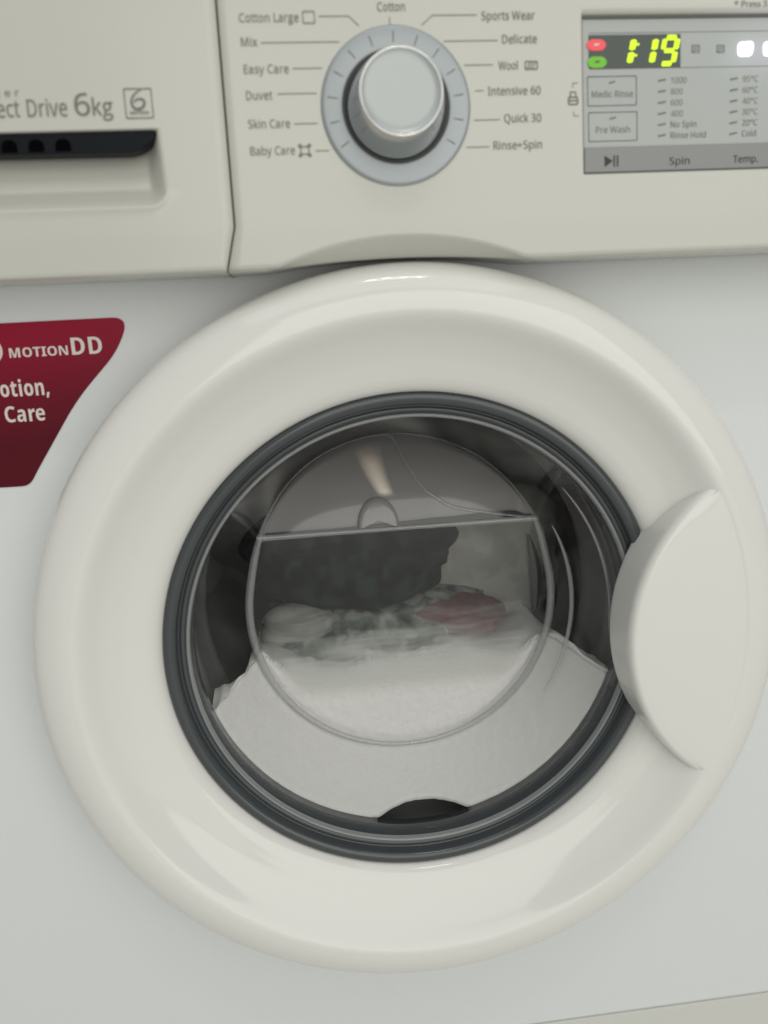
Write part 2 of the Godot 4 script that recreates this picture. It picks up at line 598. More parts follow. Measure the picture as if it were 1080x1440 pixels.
# a six drawn as one brush stroke, half-height h
func six(h: float) -> ArrayMesh:
	var pts := [Vector2(0.50, 1.05), Vector2(0.02, 0.85), Vector2(-0.48, 0.38), Vector2(-0.68, -0.25), Vector2(-0.42, -0.80), Vector2(0.18, -0.88), Vector2(0.66, -0.48), Vector2(0.64, -0.02), Vector2(0.22, 0.14), Vector2(-0.20, 0.0), Vector2(-0.42, -0.22)]
	var c := curve(pts, 6)
	var top := PackedVector3Array()
	var low := PackedVector3Array()
	for i in c.size():
		var p := Vector2(c[i][0], c[i][1])
		var a := Vector2(c[maxi(i - 1, 0)][0], c[maxi(i - 1, 0)][1])
		var b := Vector2(c[mini(i + 1, c.size() - 1)][0], c[mini(i + 1, c.size() - 1)][1])
		var nrm := (b - a).normalized().orthogonal()
		var wide := 0.11 * sin(PI * clampf(0.04 + 0.9 * i / c.size(), 0, 1)) + 0.03
		var u := (p + nrm * wide) * h
		var v := (p - nrm * wide) * h
		top.append(Vector3(u.x, u.y, 0.0001))
		low.append(Vector3(v.x, v.y, 0.0001))
	var st := start()
	sheet(st, [top, low])
	return done(st)

# ------------------------------------------------------------------ programme dial
func dial(w: Node) -> void:
	var d := put("dial", lathe([[0.0376, -0.001], [0.0376, 0.0006], [0.0370, 0.0014], [0.0358, 0.0017], [0.0278, 0.0011], [0.0271, 0.0010], [0.0269, 0.0006], [0.0269, 0.0001]], 128), M.silver, w, Vector3(-0.0035, 0.2978 + DOOR_Y, face_z(0.2978)), face_turn)
	put("knob_gap", lathe([[0.0270, 0.0004], [0.020, 0.0004]], 96), M.dark_gap, d)
	var knob := put("knob", lathe([[0.0253, 0.0003], [0.0252, 0.0014], [0.0248, 0.0022], [0.0238, 0.0062], [0.0222, 0.0125], [0.0208, 0.0182], [0.0204, 0.0196]], 128), M.chrome, d)
	put("knob_edge", lathe([[0.0204, 0.0196], [0.0202, 0.0204], [0.0198, 0.0208], [0.0193, 0.0206]], 128), M.chrome, knob)
	put("knob_face", lathe([[0.0193, 0.0206], [0.0190, 0.0202], [0.015, 0.0200], [0.008, 0.0198], [0.0001, 0.0197]], 96), M.knob_face, knob)
	for k in 13:
		var a := deg_to_rad(90.0 + (k - 6) * 20.5)
		var b := Basis(Vector3.BACK, a)
		put("dial_mark", box(Vector3(0.0050, 0.0006, 0.0003)), M.ink, d, b * Vector3(0.0318, 0, 0.00138), b * Basis(Vector3.UP, -0.12))

# ------------------------------------------------------------------ display
func display(w: Node) -> void:
	var at := func(x: float, y: float, up: float) -> Vector3: return on_face(x, y, up - 0.0026)
	var face := box(Vector3(0.1676, 0.0744, 0.0012))
	var d := put("display", face, M.lcd, w, on_face(0.1775, 0.30145, -0.0032) + Vector3(0, DOOR_Y, 0), face_turn)
	var inv := d.transform.affine_inverse()
	var rel := func(x: float, y: float, up: float) -> Vector3: return inv * (on_face(x, y, up - 0.0026) + Vector3(0, DOOR_Y, 0))
	var local := func(p: Vector3) -> Vector3: return p
	# darker touch strip along the foot of the display
	put("touch_strip", box(Vector3(0.1668, 0.0124, 0.0006), 0.0002), M.lcd_strip, d, rel.call(0.1775, 0.2707, 0.0002))
	for v in [[0.1775, 0.3146, 0.160], [0.1775, 0.3315, 0.160]]:
		put("rule", box(Vector3(v[2], 0.0003, 0.0001)), M.lcd_line, d, rel.call(v[0], v[1], 0.00008))
	for v in [[0.1775, 0.33875, 0.1686, 0.0016], [0.1775, 0.26390, 0.1686, 0.0009]]:
		put("bevel_shade", box(Vector3(v[2], v[3], 0.0008), 0.0002), M.shade_grey, d, rel.call(v[0], v[1], 0.0003))  # shadow of the recess bevel, put in as dark strips along its edges
	put("bevel_shade", box(Vector3(0.0008, 0.0745, 0.0007), 0.0002), M.shade_grey, d, rel.call(0.0934, 0.3014, 0.0003))
	# the clock
	var win := put("clock_window", box(Vector3(0.0489, 0.0158, 0.0003)), M.led_window, d, rel.call(0.12155, 0.32265, 0.00012))
	var seg := func(x: float, y: float, len: float, upright: bool, wide := 0.0014) -> void:
		var half := len / 2.0
		var t := wide * 0.72
		var o := PackedVector2Array([Vector2(-half, 0), Vector2(-half + t * 0.35, t), Vector2(half - t * 0.35, t), Vector2(half, 0), Vector2(half - t * 0.35, -t), Vector2(-half + t * 0.35, -t)])
		for i in o.size():
			var p := o[i]
			if upright:
				p = Vector2(-p.y, p.x)
			p.x += p.y * 0.22
			o[i] = p
		put("digit_segment", plate(o, 0.0002), M.digit, win, Vector3(x + (y) * 0.22, y, 0.0002))
	var cx := 0.12155
	var L := 0.0052
	# 1 : 1 9
	for s in [-1, 1]:
		seg.call(0.1198 - cx, s * 0.0030, L, true, 0.0022)
		seg.call(0.1220 - cx, s * 0.0026 + 0.0006, 0.0022, false, 0.0007)
		seg.call(0.1316 - cx, s * 0.0030, L, true, 0.0022)
	var nx := 0.1398 - cx
	seg.call(nx, 0.0062, 0.0054, false, 0.0017)
	seg.call(nx, 0.0, 0.0054, false, 0.0015)
	seg.call(nx, -0.0062, 0.0054, false, 0.0017)
	seg.call(nx - 0.0034, 0.0031, L, true, 0.0017)
	seg.call(nx + 0.0034, 0.0031, L, true, 0.0019)
	seg.call(nx + 0.0034, -0.0031, L, true, 0.0019)
	# lit ovals at the left of the clock
	for v in [[0.1011, 0.3258, M.red_lamp], [0.1014, 0.3177, M.green_lamp]]:
		var oval := rounded([Vector2(-0.0050, -0.0026), Vector2(0.0050, -0.0026), Vector2(0.0050, 0.0026), Vector2(-0.0050, 0.0026)], [0.0036, 0.0036, 0.0036, 0.0036])
		for i in oval.size():
			oval[i].y = clampf(oval[i].y, -0.0026, 0.0026)
		var o := put("indicator", plate(oval, 0.0004, 0.0001), v[2], d, rel.call(v[0], v[1], 0.0002))
		put("indicator_mark", plate(PackedVector2Array([Vector2(-0.0016, -0.0003), Vector2(0.0008, -0.0003), Vector2(0.0016, 0.0006), Vector2(-0.0008, 0.0006)]), 0.0001), M.led_window if v[2] == M.green_lamp else M.print_white, o, Vector3(0, 0, 0.0004))
	# phase lamps: two unlit signs and the lit ones
	for v in [[0.1543, 0.3234], [0.1678, 0.3232]]:
		var st := start()
		frame_lines(st, 0.0040, 0.0034, 0.0004)
		for k in 2:
			st.append_from(box(Vector3(0.0028, 0.0004, 0.00014)), 0, Transform3D(Basis(Vector3.BACK, 0.15), Vector3(0, 0.0006 - k * 0.0012, 0.00002)))
		put("phase_sign", done(st), M.lcd_line, d, rel.call(v[0], v[1], 0.0001))
	for x in [0.1813, 0.1953, 0.2093]:
		var o := rounded([Vector2(-0.0041, -0.0036), Vector2(0.0034, -0.0034), Vector2(0.0043, 0.0012), Vector2(0.0040, 0.0036), Vector2(-0.0043, 0.0032)], [0.002, 0.002, 0.001, 0.0015, 0.0025])
		put("phase_lamp", plate(o, 0.0004, 0.0001), M.white_lamp, d, rel.call(x, 0.3229, 0.0002))
		var light := OmniLight3D.new()
		light.name = numbered(d, "phase_lamp_light")
		light.light_color = Color(0.88, 0.86, 1.0)
		light.light_energy = 0.000045
		light.light_size = 0.003
		light.omni_range = 0.4
		light.omni_attenuation = 2.0
		light.shadow_enabled = true
		d.add_child(light)
		light.position = rel.call(x, 0.3229, 0.006)
	# option buttons
	for v in [["Medic Rinse", 0.10935, 0.3040, 0.0985, 0.1205], ["Pre Wash", 0.10965, 0.2868, 0.1005, 0.1188]]:
		var st := start()
		frame_lines(st, 0.0260, 0.0140, 0.0004)
		var b := put("option_button", done(st), M.lcd_line, d, rel.call(v[1], v[2], 0.0001))
		put("button_name", letters(v[0], 0.0031, v[4] - v[3]), M.ink, b, Vector3(v[3] - v[1], -0.0030, 0))
		put("button_lamp", box(Vector3(0.0034, 0.0008, 0.0002)), M.ink, b, Vector3(0.0, 0.0042, 0), Basis(Vector3.BACK, 0.2))
	# spin speeds and temperatures
	var cols := [[0.1361, ["1000", "800", "600", "400", "No Spin", "Rinse Hold"]], [0.1754, ["95°C", "60°C", "40°C", "30°C", "20°C", "Cold"]]]
	for c in cols:
		for k in 6:
			var y := 0.3087 - k * 0.00536
			put("level_lamp", box(Vector3(0.0042, 0.0009, 0.0002)), M.ink, d, rel.call(c[0], y, 0.0001), Basis(Vector3.BACK, 0.16))
			put("level_name", letters(c[1][k], 0.0030), M.ink_soft if k < 4 else M.ink, d, rel.call(c[0] + 0.0048, y - 0.0016, 0.0001))
	put("strip_name", letters("Spin", 0.0036, 0.0110), M.ink_dark, d, rel.call(0.1401, 0.2672, 0.0006))
	put("strip_name", letters("Temp.", 0.0036, 0.0140), M.ink_dark, d, rel.call(0.1753, 0.2672, 0.0006))
	var tri := PackedVector2Array([Vector2(-0.0034, -0.0028), Vector2(0.0010, 0.0), Vector2(-0.0034, 0.0028)])
	put("start_sign", plate(tri, 0.0001), M.ink_dark, d, rel.call(0.1082, 0.2698, 0.0006))
	for x in [0.1100, 0.1118]:
		put("pause_bar", box(Vector3(0.0008, 0.0056, 0.0001)), M.ink_dark, d, rel.call(x, 0.2698, 0.0006))

# ------------------------------------------------------------------ sticker on the cabinet
func sticker(w: Node) -> void:
	var o := rounded([Vector2(-0.2960, 0.2040), Vector2(-0.1555, 0.2047), Vector2(-0.1640, 0.1860), Vector2(-0.1900, 0.1600), Vector2(-0.2175, 0.1205), Vector2(-0.2235, 0.1112), Vector2(-0.2960, 0.1116)], [0.006, 0.010, 0.010, 0.014, 0.0048, 0.0048, 0.006], 8)
	# a thin flat sheet whose texture runs from its top to its foot
	var st := start()
	st.set_smooth_group(-1)
	var tris := Geometry2D.triangulate_polygon(o)
	for i in tris:
		st.set_uv(Vector2((o[i].x + 0.296) / 0.14, (0.2047 - o[i].y) / 0.0935))
		st.add_vertex(Vector3(o[i].x, o[i].y, 0.0003))
	for j in o.size():
		var k := (j + 1) % o.size()
		for v in [[o[j], 0.0003], [o[k], 0.0003], [o[k], 0.0], [o[j], 0.0003], [o[k], 0.0], [o[j], 0.0]]:
			st.set_uv(Vector2((v[0].x + 0.296) / 0.14, (0.2047 - v[0].y) / 0.0935))
			st.add_vertex(Vector3(v[0].x, v[0].y, v[1]))
	var s := put("sticker", done(st), M.sticker, w, Vector3(0, DOOR_Y, 0.0002))
	s.set_meta("label", "dark red sticker with white lettering left of the door")
	put("sticker_emblem", six(0.0125), M.print_white, s, Vector3(-0.2375, 0.1930, 0.0003))
	put("sticker_word", letters("MOTION", 0.0052, 0.0322, bold), M.print_white, s, Vector3(-0.2236, 0.1852, 0.0004))
	put("sticker_word", letters("DD", 0.0094, 0.0170, bold), M.print_white, s, Vector3(-0.1893, 0.1851, 0.0004))
	put("sticker_line", letters("6 Motion,", 0.0090, 0.0440, bold), M.print_white, s, Vector3(-0.2487, 0.1634, 0.0004))
	put("sticker_line", letters("Fabric Care", 0.0090, 0.0560, bold), M.print_white, s, Vector3(-0.2650, 0.1489, 0.0004))

# ------------------------------------------------------------------ door
const LIP_R := 0.1385
const LIP_Z := 0.006
const END_R := 0.107
const END_Z := -0.050
const CHORD := 0.0565

# outline of the bowl's inner end, angle a: flat below the chord, sloping back above it
func bowl_end(a: float) -> Vector3:
	var rise := smoothstep(0.2, 0.9, sin(a))
	var r := lerpf(END_R, 0.1165, rise)
	var y := sin(a) * r
	return Vector3(cos(a) * r, y, END_Z - maxf(0.0, y - CHORD) * 0.66)

# the slope above the chord: leans back and swells towards its middle
func slope_z(x: float, y: float) -> float:
	var t := clampf((y - CHORD) / 0.062, 0.0, 1.0)
	return END_Z - (y - CHORD) * 0.66 + 0.009 * 4.0 * t * (1.0 - t) * maxf(0.0, 1.0 - pow(x / 0.100, 2.0))

func bowl_z(x: float, y: float) -> float:
	var r := Vector2(x, y).length()
	if r <= END_R:
		return END_Z
	return lerpf(LIP_Z, END_Z, clampf((LIP_R - r) / (LIP_R - END_R), 0.0, 1.0))

func door(w: Node) -> void:
	var prof := curve([Vector2(0.2180, -0.004), Vector2(0.2235, 0.000), Vector2(0.2250, 0.006), Vector2(0.2258, 0.018), Vector2(0.2258, 0.030), Vector2(0.2240, 0.0385), Vector2(0.2190, 0.0445), Vector2(0.2110, 0.0484), Vector2(0.2030, 0.0500), Vector2(0.1965, 0.0488), Vector2(0.1860, 0.0405), Vector2(0.1760, 0.0345), Vector2(0.1680, 0.0312), Vector2(0.1620, 0.0288), Vector2(0.1580, 0.0262), Vector2(0.1556, 0.0232), Vector2(0.1546, 0.0205), Vector2(0.1542, 0.0170), Vector2(0.1540, 0.0100)], 6)
	var d := put("door", lathe(prof, 256), M.door_white, w, Vector3(0, DOOR_Y, 0))
	# back of the frame
	put("frame_back", lathe([[0.2180, -0.004], [0.2150, -0.0005], [0.1700, 0.004], [0.1540, 0.010]], 128), M.door_white, d)
	# grip on the right: a pad level with the crest, with an undercut wall towards the glass
	var st := start()
	var rows := []
	var cx := 0.2405
	var arc := 0.1140
	var span := deg_to_rad(54.5)
	var nu := 72
	for i in nu + 1:
		var t := float(i) / nu * 2.0 - 1.0
		var a := PI - t * span
		var p := Vector2(cx + cos(a) * arc, sin(a) * arc - 0.001)
		var dir := Vector2(cos(a), sin(a))          # towards the glass
		var crest_r := 0.1990
		# across to the crest
		var c := Vector2(sqrt(maxf(crest_r * crest_r - p.y * p.y, 0.0)), p.y)
		var c2 := c.normalized() * 0.2120
		var end := 1.0 - pow(absf(t), 6.0)
		var row := PackedVector3Array()
		var zp := 0.0488
		var add := func(q: Vector2, z: float) -> void: row.append(Vector3(q.x, q.y, z))
		add.call(p - dir * 0.030, 0.0185)
		add.call(p - dir * 0.010, 0.0178)
		add.call(p + dir * 0.0012, 0.0176)
		add.call(p + dir * 0.0022, 0.0184)
		add.call(p + dir * 0.0026, 0.0200)
		for k in 5:
			add.call(p + dir * lerpf(0.0025, 0.0014, k / 4.0), lerpf(0.0225, 0.0425, k / 4.0))
		for k in range(1, 7):
			var b := PI / 2 * k / 6.0
			add.call(p + dir * (0.0014 - 0.0042 * (1.0 - cos(b))), 0.0425 + (zp - 0.0425) * sin(b))
		for k in range(1, 9):
			var u := k / 8.0
			add.call((p - dir * 0.0028).lerp(c, u), zp + 0.0004 * sin(PI * u) * end + 0.0008 * u)
		add.call(c.normalized() * 0.2045, 0.05005)
		add.call(c2, 0.0472)
		rows.append(row)
	sheet(st, rows)
	put("handle", done(st), M.door_white, d)
	# dark bezel round the glass
	put("bezel", lathe([[0.1545, 0.012], [0.1545, 0.0206], [0.1542, 0.0222], [0.1530, 0.0232], [0.1508, 0.0232], [0.1482, 0.0226], [0.1474, 0.0206], [0.1470, 0.0160], [0.1464, 0.0150], [0.1456, 0.0156], [0.1450, 0.0164], [0.1440, 0.0166], [0.1425, 0.0160], [0.1408, 0.0135], [0.1396, 0.0100], [0.1388, 0.0070], [0.1386, 0.0050], [0.1392, -0.004], [0.1450, -0.004], [0.1545, 0.004]], 224), M.bezel, d)
	# the bowl: a wall that runs in to the window, the window, and the slope above it
	var n := 224
	var lip := PackedVector3Array()
	var ring := []
	var wall := start()
	for k in 17:
		var t := k / 16.0
		var row := PackedVector3Array()
		for j in n:
			var a := TAU * j / n
			var e := bowl_end(a)
			var o := Vector3(cos(a) * (LIP_R + 0.001), sin(a) * (LIP_R + 0.001), LIP_Z + 0.0035)
			var p := o.lerp(e, t)
			# rounded shoulders at both ends
			var bulge := 0.0020 * sin(PI * t)
			p += Vector3(cos(a), sin(a), 0) * bulge
			row.append(p)
		ring.append(row)
	sheet(wall, ring, true)
	put("glass_wall", done(wall), M.glass, d)
	var a0 := asin(CHORD / 0.1105)
	for i in 20:
		a0 = asin(CHORD / Vector2(bowl_end(a0).x, bowl_end(a0).y).length())
	var low := PackedVector2Array()
	for j in 97:
		var a := PI - a0 + (PI + 2.0 * a0) * j / 96.0
		var e := bowl_end(a)
		low.append(Vector2(e.x, e.y))
	var win := start()
	rows = []
	for k in 9:
		var row := PackedVector3Array()
		for q in low:
			var p := Vector2(0, -0.015).lerp(q, k / 8.0)
			row.append(Vector3(p.x, p.y, END_Z + 0.0022 * (1.0 - pow(k / 8.0, 2.0))))
		rows.append(row)
	sheet(win, rows, true)
	put("glass_window", done(win), M.glass, d)
	# the slope, bulging a little
	var slope := start()
	rows = []
	for k in 21:
		var row := PackedVector3Array()
		for j in 49:
			var a := a0 + (PI - 2.0 * a0) * j / 48.0
			var e := bowl_end(a)
			var foot := Vector3(lerpf(cos(a0), -cos(a0), j / 48.0) * Vector2(bowl_end(a0).x, bowl_end(a0).y).length(), CHORD, END_Z)
			var t := k / 20.0
			var p := foot.lerp(e, t)
			p.z = slope_z(p.x, p.y) if t > 0.0 and t < 1.0 and j > 0 and j < 48 else p.z
			row.append(p)
		rows.append(row)
	sheet(slope, rows)
	put("glass_slope", done(slope), M.glass_slope, d)
	# thick moulded edge of the window, and the ridge along the chord
	var bead := start()
	rows = []
	for k in 13:
		var b := TAU * k / 12.0
		var row := PackedVector3Array()
		for j in n:
			var a := TAU * j / n
			var e := bowl_end(a)
			var thick := lerpf(0.55 + 0.35 * absf(cos(a)), 0.22, smoothstep(0.35, 0.75, sin(a)))
			row.append(e + Vector3(cos(a), sin(a), 0) * (cos(b) * 0.0032 * thick + 0.001) + Vector3(0, 0, sin(b) * 0.0026 * thick))
		rows.append(row)
	sheet(bead, rows, true)
	put("glass_edge", done(bead), M.glass_bead, d)
	# second and third folds of the moulding on the right of the window
	for fold in [[-0.62, 0.50, 0.1165, 0.0016], [-0.10, 0.72, 0.1325, 0.0010]]:
		var st2 := start()
		rows = []
		for k in 9:
			var b := TAU * k / 8.0
			var row := PackedVector3Array()
			for j in 49:
				var t := j / 48.0
				var a: float = lerpf(fold[0], fold[1], t)
				var rr: float = fold[2]
				var rad: float = fold[3] * sqrt(maxf(sin(PI * t), 0.0)) + 0.0001
				var zc := lerpf(END_Z, LIP_Z, (rr - END_R) / (LIP_R - END_R)) + 0.003
				row.append(Vector3(cos(a) * (rr + cos(b) * rad), sin(a) * (rr + cos(b) * rad), zc + sin(b) * rad))
			rows.append(row)
		sheet(st2, rows)
		put("glass_fold_refraction", done(st2), M.glass_bead, d)
	# dark crescent painted in for refraction at the right of the window
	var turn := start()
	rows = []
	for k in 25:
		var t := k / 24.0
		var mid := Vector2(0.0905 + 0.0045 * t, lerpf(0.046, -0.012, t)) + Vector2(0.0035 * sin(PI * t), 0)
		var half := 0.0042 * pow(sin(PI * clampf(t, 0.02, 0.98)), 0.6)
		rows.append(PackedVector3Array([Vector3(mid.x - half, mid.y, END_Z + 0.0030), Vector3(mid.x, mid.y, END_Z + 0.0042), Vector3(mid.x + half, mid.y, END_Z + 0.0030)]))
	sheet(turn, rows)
	put("glass_fold_refraction", done(turn), M.refraction_dark, d)
	var ridge := start()
	rows = []
	var hx := bowl_end(a0).x + 0.003
	for k in 9:
		var b := TAU * k / 8.0
		var row := PackedVector3Array()
		for j in 33:
			var x := lerpf(-hx, hx, j / 32.0)
			row.append(Vector3(x, CHORD + cos(b) * (0.0017 + 0.0006 * pow(x / hx, 2.0)), END_Z + 0.0006 + sin(b) * 0.0018))
		rows.append(row)
	sheet(ridge, rows)
	put("glass_ridge", done(ridge), M.glass_bead, d)

	# polished lip where the glass meets the bezel
	put("glass_lip", lathe(curve([Vector2(0.1418, 0.0168), Vector2(0.1410, 0.0176), Vector2(0.1401, 0.0172), Vector2(0.1396, 0.0160), Vector2(0.1394, 0.0140)], 4), 224), M.glass_lip, d)
	# dark joint just above the ridge, wider towards the right
	var joint := start()
	rows = []
	for k in 2:
		var row := PackedVector3Array()
		for j in 33:
			var x := lerpf(-hx + 0.006, hx - 0.004, j / 32.0)
			var y := CHORD + 0.0022 + k * (0.0012 + 0.0034 * smoothstep(-0.05, 0.08, x) * (1.0 - smoothstep(0.080, 0.092, x)))
			row.append(Vector3(x, y, slope_z(x, y) + 0.0020))
		rows.append(row)
	sheet(joint, rows)
	put("glass_joint", done(joint), M.bezel, d)
	# water inlet moulded at the top of the slope: a rounded cap and a painted streak of light above it
	var cap := start()
	rows = []
	for k in 9:
		var row := PackedVector3Array()
		var t := k / 8.0
		for j in 33:
			var a := PI * j / 32.0
			var x := -0.0147 + cos(a) * 0.0145 * (1.0 - 0.22 * (1.0 - cos(t * PI / 2.0)))
			var y := 0.0592 + sin(a) * 0.0195 * (1.0 - 0.22 * (1.0 - cos(t * PI / 2.0)))
			row.append(Vector3(x, y, slope_z(x, y) + 0.0010 + 0.0035 * sin(t * PI / 2.0)))
		rows.append(row)
	var hub := PackedVector3Array()
	for j in 33:
		hub.append(Vector3(-0.0147, 0.0640, slope_z(-0.0147, 0.0640) + 0.0052))
	rows.append(hub)
	sheet(cap, rows)
	put("inlet_cap", done(cap), M.glass_slope, d)
	var streak_mesh := start()
	var grid := []
	for k in 17:
		var t := k / 16.0
		var c := Vector2(-0.0068, 0.0775).lerp(Vector2(-0.0185, 0.1150), t) + Vector2(-0.002 * sin(PI * t), 0)
		var half := lerpf(0.0066, 0.0125, t)
		var row := []
		for j in 13:
			var u := j / 6.0 - 1.0
			var q := c + Vector2(u * half, 0)
			row.append(Vector3(q.x, q.y, slope_z(q.x, q.y) + 0.0004 + 0.0030 * sqrt(maxf(0.0, 1.0 - u * u)) * sin(PI * clampf(t * 0.9 + 0.08, 0.0, 1.0))))
		grid.append(row)
	for k in 16:
		for j in 12:
			for o in [[0, 0], [0, 1], [1, 1], [0, 0], [1, 1], [1, 0]]:
				streak_mesh.set_uv(Vector2((j + o[1]) / 12.0, (k + o[0]) / 16.0))
				streak_mesh.add_vertex(grid[k + o[0]][j + o[1]])
	put("painted_streak", done(streak_mesh), M.light_streak, d)
	# a rivulet of water running down the slope to its corner
	var path := curve([Vector2(-0.004, 0.1185), Vector2(0.0006, 0.1166), Vector2(0.0045, 0.1101), Vector2(0.0079, 0.1004), Vector2(0.0179, 0.0835), Vector2(0.0290, 0.0745), Vector2(0.0411, 0.0679), Vector2(0.0704, 0.0615), Vector2(0.0890, 0.0585)], 6)
	var run := start()
	rows = []
	for i in path.size():
		var p := Vector2(path[i][0], path[i][1])
		var q := Vector2(path[mini(i + 1, path.size() - 1)][0], path[mini(i + 1, path.size() - 1)][1])
		var side := (q - p).normalized().orthogonal() if q != p else Vector2.UP
		var row := PackedVector3Array()
		for j in 7:
			var a := PI * j / 6.0
			var v: Vector2 = p + side * cos(a) * 0.0012
			row.append(Vector3(v.x, v.y, slope_z(v.x, v.y) + 0.0012 + sin(a) * 0.0009))
		rows.append(row)
	sheet(run, rows)
	put("water_rivulet", done(run), M.glass_bead, d)

# ------------------------------------------------------------------ gasket and drum
func drum(w: Node) -> void:
	var at := Vector3(0, DOOR_Y, 0)
	var prof := curve([Vector2(0.1700, -0.006), Vector2(0.1640, 0.000), Vector2(0.1580, -0.001), Vector2(0.1500, -0.004), Vector2(0.1475, -0.012), Vector2(0.1490, -0.022), Vector2(0.1470, -0.030), Vector2(0.1440, -0.036), Vector2(0.1450, -0.048), Vector2(0.1430, -0.060), Vector2(0.1400, -0.068), Vector2(0.1420, -0.080), Vector2(0.1500, -0.084)], 5)
	put("door_gasket", lathe(prof, 160), M.rubber, w, at)
	put("drum", lathe([[0.1500, -0.088], [0.1530, -0.085], [0.1600, -0.088], [0.1800, -0.094], [0.2250, -0.100], [0.2320, -0.106], [0.2340, -0.120], [0.2340, -0.350], [0.2320, -0.362], [0.2250, -0.370], [0.1600, -0.376], [0.1500, -0.370], [0.0900, -0.362], [0.0800, -0.366], [0.0001, -0.366]], 128), M.steel, w, at)
	put("tub", lathe([[0.2000, -0.070], [0.2450, -0.075], [0.2470, -0.400], [0.0001, -0.402]], 96), M.rubber, w, at)

# ------------------------------------------------------------------ what is being washed
func lump(size: Vector3, folds: float, seed_at: float, grain: float) -> ArrayMesh:
	# a crumpled ball of cloth: an ellipsoid pushed in and out along folds
	var st := start()
	var rows := []
	for i in 49:
		var v := PI * i / 48.0
		var row := PackedVector3Array()
		for j in 96:
			var u := TAU * j / 96.0
			var d := Vector3(sin(v) * cos(u), cos(v), sin(v) * sin(u))
			var q := d * grain + Vector3(seed_at, seed_at * 0.7, 0)
			var f := 0.55 + 0.9 * noise.get_noise_3dv(q * 0.7)
			# creases: soft ridges that run along the cloth
			var c := noise.get_noise_3dv(Vector3(q.x * 0.8, q.y * 2.2, q.z) + Vector3(noise.get_noise_3dv(q * 0.6), 0, 0) * 1.2)
			f += 0.32 * (0.35 - sqrt(c * c + 0.004))
			var box_r := pow(pow(absf(d.x), 3.0) + pow(absf(d.y), 3.0) + pow(absf(d.z), 3.0), -1.0 / 3.0)
			row.append(d * box_r * size * (1.0 + folds * (f - 0.55)))
		rows.append(row)
	sheet(st, rows, true)
	return done(st)

func cloth(called: String, c: Color) -> StandardMaterial3D:
	var m := material(called, c, 0.9)
	m.metallic_specular = 0.2
	m.uv1_triplanar = true
	m.uv1_scale = Vector3(14, 14, 14)
	return m

# wet cloth with patches of another tone (suds clinging to it)
func patched(m: StandardMaterial3D, a: Color, b: Color, f: float) -> StandardMaterial3D:
	var ramp := Gradient.new()
	ramp.set_color(0, a.linear_to_srgb())
	ramp.set_color(1, b.linear_to_srgb())
	ramp.set_offset(0, 0.36)
	ramp.set_offset(1, 0.66)
	var nt := NoiseTexture2D.new()
	nt.width = 512
	nt.height = 512
	nt.seamless = true
	var n := FastNoiseLite.new()
	n.seed = 21
	n.frequency = f
	n.fractal_octaves = 4
	n.domain_warp_enabled = true
	n.domain_warp_amplitude = 15.0
	nt.noise = n
	nt.color_ramp = ramp
	m.albedo_color = Color.WHITE
	m.albedo_texture = nt
	return m

func garment(called: String, label: String, mesh: Mesh, mat: Material, at: Vector3, turn := Basis.IDENTITY) -> void:
	var o := put(called, mesh, mat, self, at + Vector3(0, DOOR_Y, 0), turn)
	o.set_meta("label", label)
	o.set_meta("category", "laundry")
	o.set_meta("group", "wet laundry in the drum")

func laundry() -> void:
	garment("dark_garment", "dark green wet garment bunched high in the drum behind the window", lump(Vector3(0.078, 0.036, 0.05), 0.26, 2.0, 1.2), patched(cloth("green_cloth", Color(0.020, 0.030, 0.026)), Color(0.003, 0.004, 0.004), Color(0.018, 0.029, 0.024), 0.006), Vector3(-0.026, 0.022, -0.122))
	garment("red_garment", "dull red wet garment just above the suds, right of centre", lump(Vector3(0.041, 0.0115, 0.03), 0.30, 5.0, 1.3), patched(cloth("red_cloth", Color(0.20, 0.055, 0.060)), Color(0.13, 0.060, 0.062), Color(0.21, 0.12, 0.12), 0.005), Vector3(0.0405, -0.0262, -0.099), Basis(Vector3.BACK, -0.05))
	garment("grey_garment", "pale grey wet cloth at the right of the window beside the dark garment", lump(Vector3(0.060, 0.060, 0.04), 0.16, 8.0, 1.4), patched(cloth("grey_cloth", Color(0.42, 0.42, 0.39)), Color(0.28, 0.28, 0.26), Color(0.36, 0.36, 0.335), 0.004), Vector3(0.082, 0.004, -0.150))
	garment("mottled_garment", "grey-green mottled wet cloth lying on the suds under the dark garment", lump(Vector3(0.083, 0.026, 0.045), 0.26, 13.0, 1.3), patched(cloth("mottled_cloth", Color(0.20, 0.225, 0.20)), Color(0.045, 0.062, 0.052), Color(0.30, 0.315, 0.285), 0.006), Vector3(-0.016, -0.035, -0.118))
	garment("pale_garment", "small pale grey wet cloth at the left edge of the window under the dark garment", lump(Vector3(0.027, 0.013, 0.02), 0.24, 17.0, 1.1), patched(cloth("pale_cloth", Color(0.4, 0.4, 0.37)), Color(0.20, 0.20, 0.185), Color(0.29, 0.29, 0.265), 0.004), Vector3(-0.074, -0.0190, -0.084), Basis(Vector3.BACK, 0.06))

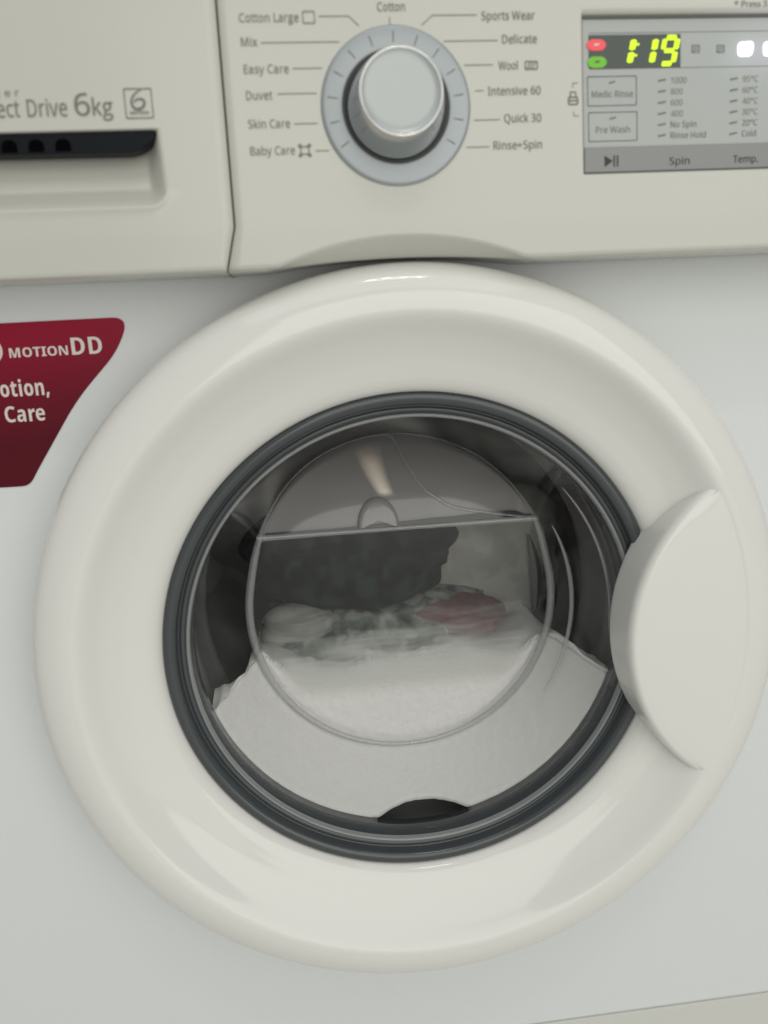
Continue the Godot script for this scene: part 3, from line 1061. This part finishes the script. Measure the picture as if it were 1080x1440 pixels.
func suds() -> void:
	# foam pressed against the bowl from behind; its top lies nearly level
	var st := start()
	var rows := []
	var nx := 160
	for k in 61:
		var row := PackedVector3Array()
		for i in nx + 1:
			var x := lerpf(-0.1338, 0.1338, float(i) / nx)
			var top := -0.0445 + 0.0022 * noise.get_noise_2d(x * 30.0, 1.0) * 2.0 + 0.0012 * noise.get_noise_2d(x * 140.0, 5.0)
			top += 0.015 * exp(-pow((absf(x) - 0.106) / 0.013, 2.0)) * (0.72 if x < 0.0 else 0.45)
			var low := -sqrt(maxf(0.1425 * 0.1425 - x * x, 0.0))
			var arch := (x - 0.004) / 0.050
			if absf(arch) < 1.0:
				low = maxf(low, -0.1425 + 0.0100 * pow(1.0 - arch * arch, 0.7))
			top = maxf(top, low + 0.0002)
			var p: Vector3
			if k <= 40:
				var y := lerpf(low, top, k / 40.0)
				var z := bowl_z(x, y) - 0.0045 - 0.006 * smoothstep(END_R - 0.004, END_R + 0.008, Vector2(x, y).length()) + 0.0006 * noise.get_noise_3d(x * 160.0, y * 160.0, 0.0)
				var edge := clampf((top - y) / 0.004, 0.0, 1.0)
				z -= 0.004 * (1.0 - sqrt(1.0 - pow(1.0 - edge, 2.0)))
				p = Vector3(x, y, z)
			else:
				var t := (k - 40) / 20.0
				var z := lerpf(bowl_z(x, top) - 0.0085, lerpf(-0.25, -0.03, smoothstep(0.085, 0.118, absf(x))), t * t)
				var y := top + 0.003 * sqrt(t) + 0.004 * noise.get_noise_3d(x * 25.0, 3.0, z * 25.0) * minf(t * 4.0, 1.0)
				p = Vector3(x, y, z)
			row.append(p)
		rows.append(row)
	# froth: single bubbles along the upper edge
	for k in 260:
		var x := rng.randf_range(-0.112, 0.124)
		var i := clampi(roundi((x + 0.1338) / 0.2676 * nx), 0, nx)
		var e: Vector3 = rows[40][i]
		var y := e.y - absf(rng.randfn(0.0, 0.0034)) + 0.0012
		if y < -sqrt(maxf(0.1420 * 0.1420 - x * x, 0.0)):
			continue
		var size := rng.randf_range(0.0005, 0.0013) * (1.0 if absf(x) < 0.105 else 0.8)
		var ball := SphereMesh.new()
		ball.radius = size
		ball.height = size * 2.0
		ball.radial_segments = 8
		ball.rings = 5
		var one := SurfaceTool.new()
		one.create_from(ball, 0)
		one.deindex()
		st.append_from(one.commit(), 0, Transform3D(Basis(), Vector3(x, y, bowl_z(x, y) - 0.0052 - 0.006 * smoothstep(END_R - 0.004, END_R + 0.008, Vector2(x, y).length()) - 0.0016)))
	# underside, back into the gasket
	var back := PackedVector3Array()
	for v in rows[0]:
		back.append(Vector3(v.x, v.y + 0.001, v.z - 0.03))
	rows.insert(0, back)
	sheet(st, rows)
	var o := put("soap_suds", done(st), M.suds, self, Vector3(0, DOOR_Y, 0))
	o.set_meta("kind", "stuff")
	o.set_meta("label", "white soap suds filling the lower half of the round door window")
	o.set_meta("category", "suds")
	# the film of suds that the turning load smears up the inside of the window
	var im := Image.create(256, 256, false, Image.FORMAT_RGBA8)
	for i in 256:
		for j in 256:
			var x := lerpf(-0.105, 0.105, i / 255.0)
			var y := lerpf(0.020, -0.070, j / 255.0)
			var streak := 0.6 * noise.get_noise_2d(x * 9.0, y * 70.0) + 0.3 * noise.get_noise_2d(x * 30.0 + 7.0, y * 190.0) + 0.35 * noise.get_noise_2d(x * 22.0, y * 30.0 + 3.0)
			var a := 0.56 * (1.0 - smoothstep(-0.050, -0.004, y - streak * 0.016)) + 0.02 * (1.0 - smoothstep(-0.02, 0.02, y))
			a *= smoothstep(-0.070, -0.050, y)
			a *= 1.0 - smoothstep(0.090, 0.103, Vector2(x, y).length())
			im.set_pixel(i, j, Color(0.82, 0.83, 0.81, clampf(a, 0.0, 1.0)))
	var film := material("film", Color(1, 1, 1), 0.6)
	film.transparency = BaseMaterial3D.TRANSPARENCY_ALPHA
	film.albedo_texture = ImageTexture.create_from_image(im)
	film.texture_repeat = false
	var fs := start()
	for j in 24:
		for i in 24:
			for c in [[0, 0], [1, 0], [1, 1], [0, 0], [1, 1], [0, 1]]:
				var u: float = (i + c[0]) / 24.0
				var v: float = (j + c[1]) / 24.0
				var y := lerpf(0.020, -0.070, v)
				var half := sqrt(0.1045 * 0.1045 - y * y)
				var x := lerpf(-half, half, u)
				fs.set_uv(Vector2((x + 0.105) / 0.21, v))
				fs.add_vertex(Vector3(x, y, END_Z - 0.0010))
	put("soap_film", done(fs), film, o)
